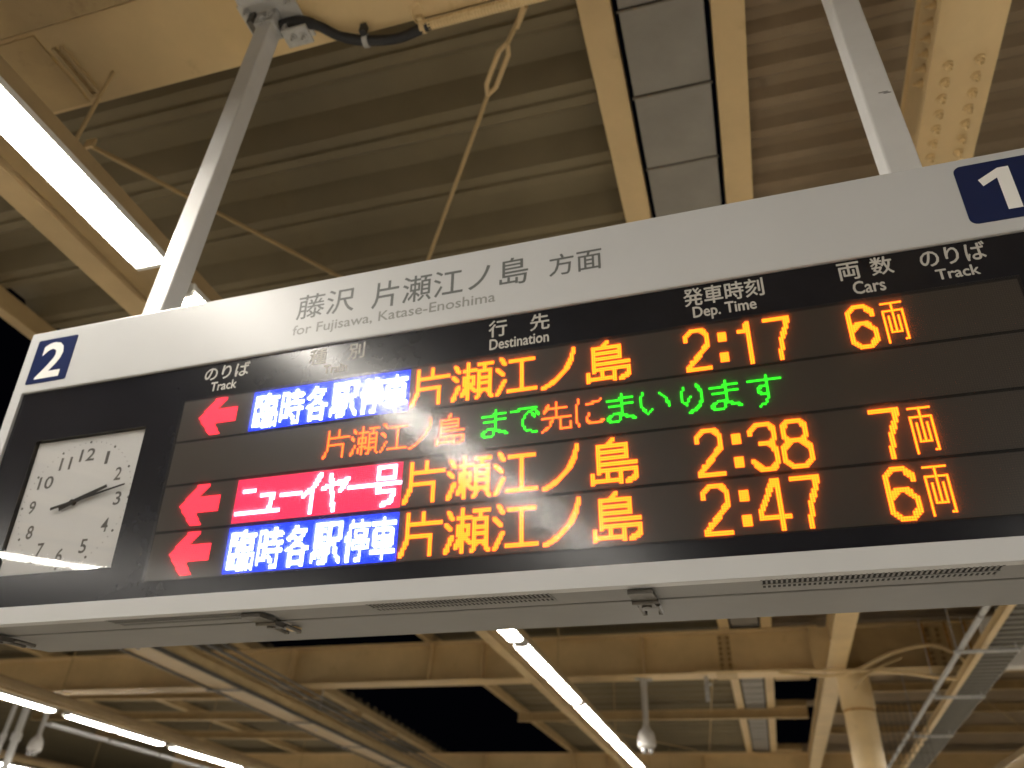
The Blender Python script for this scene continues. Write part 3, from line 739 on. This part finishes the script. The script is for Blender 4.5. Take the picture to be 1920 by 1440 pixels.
def hand(ang, l, tail, w0, w1, y, name):
    c, s = math.cos(ang), math.sin(ang)
    def P(a, b): return ((CU + c * a - s * b) * S_, (CV + s * a + c * b) * S_)
    mb = MB().prism([P(-tail, -w0 / 2), P(l, -w1 / 2), P(l, w1 / 2), P(-tail, w0 / 2)], 'y', y * S_, (y + 0.0006) * S_)
    return part(name, mb, 'hand', clock)
hand(math.radians(19.5), 0.072, 0.028, 0.0100, 0.0055, 0.0085, 'hour_hand')
hand(math.radians(12.0), 0.110, 0.045, 0.0050, 0.0032, 0.0072, 'minute_hand')
part('hub', MB().tube([(CU * S_, 0.0067 * S_, CV * S_), (CU * S_, 0.0134 * S_, CV * S_)], 0.005 * S_, 14), 'hand', clock, smooth=True)

# --- track number badges
def badge(u0, u1, v0, v1, rr, name, digit, dr):
    pl = []
    for (cx_, cz_, a0) in ((u1 - rr, v1 - rr, 0), (u0 + rr, v1 - rr, 90), (u0 + rr, v0 + rr, 180), (u1 - rr, v0 + rr, 270)):
        for k in range(6):
            a = math.radians(a0 + k * 18); pl.append(((cx_ + rr * math.cos(a)) * S_, (cz_ + rr * math.sin(a)) * S_))
    b = part('track_badge', MB().prism(pl, 'y', -0.0008 * S_, -0.0001 * S_), 'navy', board, label='navy badge with a white ' + digit)
    if digit == '1':
        a, b2, c, d = dr; w1 = 0.018
        poly = [(b2 - w1, c), (b2, c), (b2, d), (b2 - 0.014, d), (a, d - 0.016), (a + 0.004, d - 0.028), (b2 - w1, d - 0.017)]
        part('numeral', MB().prism([(x * S_, z * S_) for x, z in poly], 'y', -0.0014 * S_, -0.0009 * S_), 'signwhite', b)
    else: place_text(digit, *dr, -0.0012, 'signwhite', b, 'numeral', bold=0.022)
badge(0.0245, 0.1235, -0.1225, -0.0215, 0.004, 'badge', '2', (0.044, 0.104, -0.1135, -0.0310))
badge(1.709, 1.812, -0.1195, -0.0145, 0.011, 'badge', '1', (1.736, 1.778, -0.1040, -0.0290))

# --- printed text
T = [('藤沢', .628, .7426, -.0805, -.0290, 'ink', .010), ('片瀬江ノ島', .778, 1.0629, -.0850, -.0300, 'ink', .010), ('方面', 1.0995, 1.1868, -.0825, -.0400, 'ink', .010),
     ('for Fujisawa, Katase-Enoshima', .6256, 1.0065, -.1185, -.0925, 'ink2', .010)]
for b_, u0, u1, v0, v1, m_, bd in T: place_text(b_, u0, u1, v0, v1, -0.0003, m_, board, fat=0.00035)
T = [('のりば', .4510, .5437, -.1757, -.1475), ('Track', .4690, .5225, -.1985, -.1810), ('種', .6650, .6980, -.1768, -.1465), ('別', .7410, .7710, -.1768, -.1465), ('Train', .6965, .7411, -.1985, -.1815),
     ('行', .9950, 1.0256, -.1774, -.1465), ('先', 1.0650, 1.0965, -.1772, -.1468), ('Destination', .9970, 1.0950, -.2010, -.1818), ('発車時刻', 1.3075, 1.4236, -.1775, -.1458), ('Dep. Time', 1.3190, 1.4095, -.2045, -.1800),
     ('両', 1.5275, 1.5565, -.1745, -.1453), ('数', 1.5715, 1.6000, -.1743, -.1440), ('Cars', 1.5425, 1.5840, -.2005, -.1795), ('のりば', 1.6355, 1.7180, -.1745, -.1450), ('Track', 1.6500, 1.7030, -.1975, -.1810)]
for b_, u0, u1, v0, v1 in T: place_text(b_, u0, u1, v0, v1, pf - 0.0003, 'headink', board, fat=0.0005)

# --- LED modules
P = 0.00307; ROWP = 0.0809; U0 = 0.5662; V0 = -0.2155
led_grid(M['led'], P * S_)
LF = pf - 0.0006          # face of the modules
rows = []
part('module_backing', ub(0.4195, 1.7435, V0 - 3 * ROWP - 24 * P - 0.0035, V0 + 0.0035, pf - 0.0003, pf - 0.0001), 'gap', board)
row_labels = ['top LED row: red arrow, blue and white train type, destination, 2:17, 6 cars', 'second LED row: orange and green running message', 'third LED row: red arrow, crimson and white train name, destination, 2:38, 7 cars', 'bottom LED row: red arrow, blue and white train type, destination, 2:47, 6 cars']
for r in range(4):
    vt = V0 - r * ROWP
    rows.append(part('led_row', ub(0.421, 1.742, vt - 24 * P - 0.0012, vt + 0.0012, LF, pf - 0.00031), 'led', board, label=row_labels[r]))
part('led_cover', ub(0.4185, 1.7445, V0 - 3 * ROWP - 24 * P - 0.0045, V0 + 0.0045, 0.0006, 0.0012), 'cover', board, label='smoked anti-glare cover over the LED rows')
def stroke(pts, bw, bh):
    s = set()
    for (x0, y0), (x1, y1) in zip(pts[:-1], pts[1:]):
        n = int(max(abs(x1 - x0), abs(y1 - y0)) * 2) + 1
        for i in range(n + 1):
            x = x0 + (x1 - x0) * i / n; y = y0 + (y1 - y0) * i / n
            for a in range(bw):
                for b in range(bh):
                    s.add((int(math.floor(x + 0.5)) + a, int(math.floor(y + 0.5)) + b))
    return s
def glyph(strokes, brush=2, sx=1.0, sy=1.0):
    s = set()
    for p in strokes: s |= stroke([(x * sx, y * sy) for x, y in p], brush, brush)
    return s
BX = lambda a, b, c, d: [(a, b), (c, b), (c, d), (a, d), (a, b)]
K = {
 '片': [[(3, 0), (3, 13), (0, 20)], [(11, 0), (11, 5)], [(3, 5), (20, 5)], [(3, 11), (15, 11), (15, 20)]],
 '瀬': [[(1, 1), (3, 4)], [(0, 7), (2, 9)], [(3, 13), (0, 20)], [(8, 0), (8, 20)], [(6, 4), (12, 4)], BX(6, 8, 11, 12), [(7, 14), (5, 18)], [(10, 14), (12, 16)],
       [(14, 1), (21, 1)], [(17, 2), (17, 4)], BX(14, 5, 20, 16), [(14, 9), (20, 9)], [(14, 12), (20, 12)], [(15, 17), (13, 20)], [(19, 17), (21, 20)]],
 '江': [[(2, 0), (4, 3)], [(0, 6), (3, 9)], [(4, 13), (0, 20)], [(7, 2), (19, 2)], [(13, 2), (13, 19)], [(6, 19), (20, 19)]],
 'ノ': [[(16, 0), (15, 5), (12, 11), (7, 16), (3, 19), (0, 20)]],
 '島': [[(10, -1), (8, 1)], BX(3, 2, 16, 2), [(3, 2), (3, 15)], [(16, 2), (16, 7)], [(3, 5), (16, 5)], [(3, 8), (16, 8)], [(3, 11), (20, 11)], [(3, 14), (20, 14), (20, 18), (16, 20)],
       [(0, 16), (0, 20)], [(0, 19), (13, 19)], [(7, 15), (7, 19)], [(13, 16), (13, 20)]],
}
Dg = {
 '2': [[(0, 5), (0, 3), (3, 0), (7, 0), (9, 3), (9, 8), (1, 18), (0, 20)], [(0, 20), (9, 20)]],
 '1': [[(0, 4), (4, 3)], [(3, 1), (4, 0), (4, 20)]],
 '7': [[(0, 0), (10, 0), (9, 4), (6, 11), (5, 20)]],
 '3': [[(0, 4), (0, 3), (3, 0), (7, 0), (9, 2), (9, 7), (7, 9), (4, 9)], [(7, 9), (9, 12), (9, 17), (7, 20), (3, 20), (0, 16)]],
 '8': [[(3, 0), (7, 0), (9, 2), (9, 7), (7, 9), (3, 9), (1, 7), (1, 2), (3, 0)], [(3, 9), (0, 12), (0, 17), (3, 20), (7, 20), (10, 17), (10, 12), (7, 9)]],
 '4': [[(6, 0), (0, 13), (0, 15)], [(0, 15), (10, 15)], [(7, 0), (7, 20)]],
 '6': [[(9, 5), (9, 3), (6, 0), (3, 0), (0, 3), (0, 17), (3, 20), (6, 20), (9, 17), (9, 12), (6, 9), (3, 9), (0, 12)]],
 ':': [[(0, 4), (2, 4)], [(0, 5), (2, 5)], [(0, 7), (2, 7)], [(0, 15), (2, 15)], [(0, 16), (2, 16)], [(0, 18), (2, 18)]],
}
RYO = [[(0, 0), (8, 0)], [(4, 0), (4, 15)], [(0, 20), (0, 4), (8, 4), (8, 19), (7, 19)], [(2, 7), (2, 15), (6, 15), (6, 7)]]
H = {
 'ま': [[(0, 3), (12, 2)], [(1, 6), (12, 5)], [(7, 0), (7, 11), (5, 14), (2, 14), (0, 13), (1, 11), (4, 10), (8, 11), (13, 13)]],
 'で': [[(0, 2), (8, 1), (13, 1), (8, 4), (6, 7), (6, 10), (8, 13), (13, 14)], [(11, 4), (12, 6)], [(13, 3), (14, 5)]],
 '先': [[(3, 1), (1, 5)], [(3, 3), (12, 3)], [(7, 0), (7, 8)], [(0, 8), (14, 8)], [(5, 8), (4, 12), (0, 15)], [(9, 8), (9, 14), (14, 14), (14, 11)]],
 'に': [[(1, 0), (0, 5), (0, 11), (1, 14)], [(5, 3), (11, 2), (12, 1)], [(6, 8), (5, 11), (6, 13), (11, 13), (13, 12)]],
 'い': [[(1, 1), (0, 4), (0, 8), (3, 12), (5, 10)], [(9, 2), (12, 5), (13, 9)]],
 'り': [[(2, 1), (1, 4), (1, 8), (3, 10), (4, 7), (5, 6)], [(8, 0), (10, 4), (10, 8), (8, 12), (4, 14)]],
 'す': [[(0, 2), (14, 2)], [(8, 0), (8, 10), (7, 13), (4, 15)], [(8, 5), (5, 5), (4, 7), (5, 9), (8, 9)]],
}
KAT = {
 'ニ': [[(3, 5), (9, 5)], [(0, 17), (12, 17)]],
 'ュ': [[(1, 8), (8, 8), (6, 17)], [(0, 17), (12, 17)]],
 'ー': [[(0, 9), (11, 9)]],
 'イ': [[(9, 0), (6, 6), (0, 11)], [(5, 7), (5, 20)]],
 'ヤ': [[(0, 8), (14, 4), (10, 10)], [(4, 1), (7, 20)]],
 '号': [BX(3, 0, 12, 6), [(0, 9), (15, 9)], [(4, 9), (3, 13), (12, 13), (11, 18), (6, 20)]],
}
def raster(ch, wd, ht):
    """sample a font outline onto a wd x ht dot grid"""
    me = text_mesh(ch, 'g', 0.0, 2)
    me.calc_loop_triangles()
    co = np.array([v.co[:2] for v in me.vertices]); tri = np.array([t.vertices[:] for t in me.loop_triangles])
    lo = co.min(0); hi = co.max(0)
    q = (co - lo) / (hi - lo) * np.array([wd, ht]); q[:, 1] = ht - q[:, 1]
    s = {}
    A, B, Cc = q[tri[:, 0]], q[tri[:, 1]], q[tri[:, 2]]
    for i in range(wd):
        for j in range(ht):
            n = 0
            for ox in (0.17, 0.5, 0.83):
                for oy in (0.17, 0.5, 0.83):
                    px = np.array([i + ox, j + oy])
                    d1 = (B[:, 0] - A[:, 0]) * (px[1] - A[:, 1]) - (B[:, 1] - A[:, 1]) * (px[0] - A[:, 0])
                    d2 = (Cc[:, 0] - B[:, 0]) * (px[1] - B[:, 1]) - (Cc[:, 1] - B[:, 1]) * (px[0] - B[:, 0])
                    d3 = (A[:, 0] - Cc[:, 0]) * (px[1] - Cc[:, 1]) - (A[:, 1] - Cc[:, 1]) * (px[0] - Cc[:, 0])
                    if np.any(((d1 >= 0) & (d2 >= 0) & (d3 >= 0)) | ((d1 <= 0) & (d2 <= 0) & (d3 <= 0))): n += 1
            if n >= 3: s[(i, j)] = 1
    bpy.data.meshes.remove(me)
    return set(s)
def dots(dset, row, name, m, size=0.52, y=None, round_=True, parent=None):
    """lit diodes as small domes standing proud of the module face"""
    vt = V0 - row * ROWP
    vs = []; fs = []
    ns = 8 if round_ else 4
    base = LF * S_; top = (LF - 0.0010 if y is None else y) * S_
    for (i, j) in sorted(dset):
        cx_ = (U0 + (i + 0.5) * P) * S_; cz_ = (vt - (j + 0.5) * P) * S_; r = P * S_ * size
        n = len(vs); rt = r * 0.78
        ang0 = PI / ns
        for k in range(ns):
            a = ang0 + 2 * PI * k / ns; vs.append((cx_ + r * math.cos(a), base - 0.00002, cz_ + r * math.sin(a)))
        for k in range(ns):
            a = ang0 + 2 * PI * k / ns; vs.append((cx_ + rt * math.cos(a), top, cz_ + rt * math.sin(a)))
        fs.append(tuple(n + ns + k for k in range(ns)))
        for k in range(ns): fs.append((n + k, n + (k + 1) % ns, n + ns + (k + 1) % ns, n + ns + k))
    me = bpy.data.meshes.new(name); me.from_pydata(vs, [], fs); me.materials.append(M[m]); me.update()
    o = bpy.data.objects.new(name, me); COL.objects.link(o); o.parent = parent or rows[row]; o['kind'] = 'stuff'
    return o
def shift(s, dx, dy): return {(i + dx, j + dy) for i, j in s}
def words_row(r, time, cars):
    s = set()
    for ch, c0 in zip('片瀬江ノ島', (97, 120, 144, 168, 191)): s |= shift(glyph(K[ch]), c0, 1)
    for ch, c0 in zip(time, (239, 256, 264 if time[2] == '1' else 262, 276 if time[3] != '8' else 275)):
        s |= shift(glyph(Dg[ch], 2, *((1.1, 1.05) if ch not in '7:' else (1.0, 1.05 if ch == '7' else 1.0))), c0 if ch != ':' else 255, 1)
    s |= shift(glyph(Dg[cars], 2, 1.1 if cars == '6' else 1.0, 1.05), 312, 1); s |= shift(glyph(RYO, 1), 327, 2)
    dots(s, r, 'orange_diodes', 'orange')
words_row(0, '2:17', '6'); words_row(2, '2:38', '7'); words_row(3, '2:47', '6')
# arrow
apoly = [(0, 11.5), (9.8, 0), (17.8, 0), (11.8, 7.2), (25.2, 7.2), (25.2, 16), (11.5, 16), (16.2, 23.2), (9.2, 23.2)]
def inside(x, y, poly):
    c = False; j = len(poly) - 1
    for i in range(len(poly)):
        xi, yi = poly[i]; xj, yj = poly[j]
        if (yi > y) != (yj > y) and x < (xj - xi) * (y - yi) / (yj - yi) + xi: c = not c
        j = i
    return c
arrow = {(i, j) for i in range(26) for j in range(24) if inside(i + 0.5, j + 0.5, apoly)}
for r in (0, 2, 3): dots(shift(arrow, -35, 0), r, 'red_arrow_diodes', 'red', size=0.66, round_=False)
# train type boxes
full = {(i, j) for i in range(96) for j in range(24)}
rin = set()
for ch, c0, c1 in (('臨', 2, 17), ('時', 19, 33), ('各', 35, 48), ('駅', 50, 66), ('停', 68, 81), ('車', 82, 95)):
    rin |= shift(raster(ch, c1 - c0, 21), c0, 2)
for r in (0, 3):
    dots(rin, r, 'white_diodes', 'ledwhite', size=0.72)
    dots(full - rin, r, 'blue_diodes', 'blue', size=0.68, round_=False)
ny = set()
for ch, c0 in zip('ニューイヤー号', (1, 14, 27, 40, 51, 66, 79)): ny |= shift(glyph(KAT[ch], 2), c0, 1)
dots(ny, 2, 'white_diodes', 'pinkwhite', size=0.60)
dots(full - ny, 2, 'crimson_diodes', 'crim', size=0.68, round_=False)
# running message
so = set(); sg = set()
for ch, c0 in zip('片瀬江ノ島', (49, 65, 82, 98, 113)): so |= shift(glyph(K[ch], 1, 15 / 21, 15 / 20), c0, 4)
for ch, c0 in zip('までまいります', (137, 152, 200, 216, 234, 248, 265)): sg |= shift(glyph(H[ch], 1), c0, 4)
so |= shift(glyph(H['先'], 1), 168, 4) | shift(glyph(H['に'], 1), 185, 4)
dots(so, 1, 'orange_diodes', 'dimorange', size=0.60); dots(sg, 1, 'green_diodes', 'green', size=0.62)

# --- vents, latches on the underside
zb_ = -HV * S_
def vent(x0, x1, n, label):
    v = part('vent', MB().box(x0, x1, 0.026, 0.102, zb_ + 0.0002, zb_ + 0.0012), 'gap', board, label=label)
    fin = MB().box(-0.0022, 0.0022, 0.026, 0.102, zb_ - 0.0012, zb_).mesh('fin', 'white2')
    for k in range(n + 1):
        part('fin', fin, None, v, loc=(x0 + (x1 - x0) * k / n, 0, 0))
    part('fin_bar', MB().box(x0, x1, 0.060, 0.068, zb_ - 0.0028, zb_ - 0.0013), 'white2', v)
vent(0.60, 1.03, 40, 'left vent grille'); vent(1.385, 1.845, 42, 'middle vent grille'); vent(2.315, 2.775, 44, 'right vent grille, showing clear slots')
lat = MB().box(-0.028, 0.028, 0.0, 0.075, -0.010, 0.0).box(-0.020, 0.020, 0.078, 0.130, -0.016, -0.002).tube([(-0.022, 0.13, -0.008), (-0.022, 0.205, -0.012)], 0.005, 6).tube([(0.022, 0.13, -0.008), (0.022, 0.205, -0.012)], 0.005, 6).tube([(-0.024, 0.205, -0.012), (-0.014, 0.205, -0.012)], 0.006, 6).tube([(0.024, 0.205, -0.012), (0.014, 0.205, -0.012)], 0.006, 6).tube([(-0.03, 0.075, -0.012), (0.03, 0.075, -0.012)], 0.006, 8).tube([(0, 0.10, -0.016), (0, 0.10, -0.021)], 0.012, 10).mesh('latch', 'darkmetal')
for x in (0.12, 1.055, 2.055, 2.98): part('latch', lat, None, board, loc=(x, 0.03, zb_ - 0.003))
part('latch_tag', MB().box(1.045, 1.075, 0.215, 0.245, zb_ - 0.012, zb_ - 0.003), 'cream', board)

# ---------------------------------------------------------------- white support poles
def pole(x, y, z0, z1, label, dents):
    t = thing('support_pole', label, 'pole', (x, y, z0), (0, 0, math.radians(1)), 'white poles holding the departure board')
    part('shaft', MB().box(-0.041, 0.041, -0.041, 0.041, 0, z1 - z0), 'pole', t, bevel=0.006)
    part('foot_plate', MB().box(-0.075, 0.075, -0.075, 0.075, -0.012, -0.001), 'pole', t, bevel=0.002)
    return t
PZ0 = 3.33
pl = pole(-1.858, 1.62, PZ0, HB - 0.022, 'left white square pole, hung from the near cream girder by a bolted bracket', 0)
part('clamp', MB().box(-0.052, 0.052, -0.052, 0.052, HB - 0.12 - PZ0, HB - 0.022 - PZ0), 'galv', pl, bevel=0.006)
part('bracket', MB().box(-0.14, 0.15, -0.10, 0.10, HB - 0.020 - PZ0, HB - 0.004 - PZ0).box(0.09, 0.17, 0.02, 0.12, HB - 0.035 - PZ0, HB - 0.0205 - PZ0), 'pole', pl, bevel=0.003)
part('ear', MB().box(0.07, 0.20, 0.0, 0.09, HB - 0.15 - PZ0, HB - 0.132 - PZ0).box(0.07, 0.088, 0.0, 0.09, HB - 0.131 - PZ0, HB - 0.021 - PZ0), 'galv', pl, bevel=0.003)
part('ear', MB().box(-0.09, -0.06, -0.06, 0.05, HB - 0.10 - PZ0, HB - 0.021 - PZ0), 'darkmetal', pl, bevel=0.003)
part('junction_box', MB().box(-0.10, 0.06, -0.34, -0.11, HB - 0.08 - PZ0, HB - 0.003 - PZ0), 'white', pl, bevel=0.02)
bm_ = MB().hexbolt((0, 0, 0), (0, -0.2, -1), 0.013, 0.03).mesh('bolt', 'galv', True)
for x, y, z in ((-0.1, -0.07, -0.022), (0.12, -0.07, -0.022), (0.17, 0.05, -0.151), (0.12, 0.04, -0.151), (0.0, -0.053, -0.10), (0.03, -0.053, -0.06)):
    part('bolt', bm_, None, pl, loc=(x, y, HB + z - PZ0))
pr = pole(0.521, 1.62, PZ0, HB - 0.004, 'right white square pole, scratched, beside the bolted cream girder', 1)
part('scratch', MB().box(0.000, 0.026, -0.0425, -0.0415, 0.372, 0.3745).box(0.012, 0.0325, -0.0425, -0.0415, 0.366, 0.3685), 'darkmetal', pr)
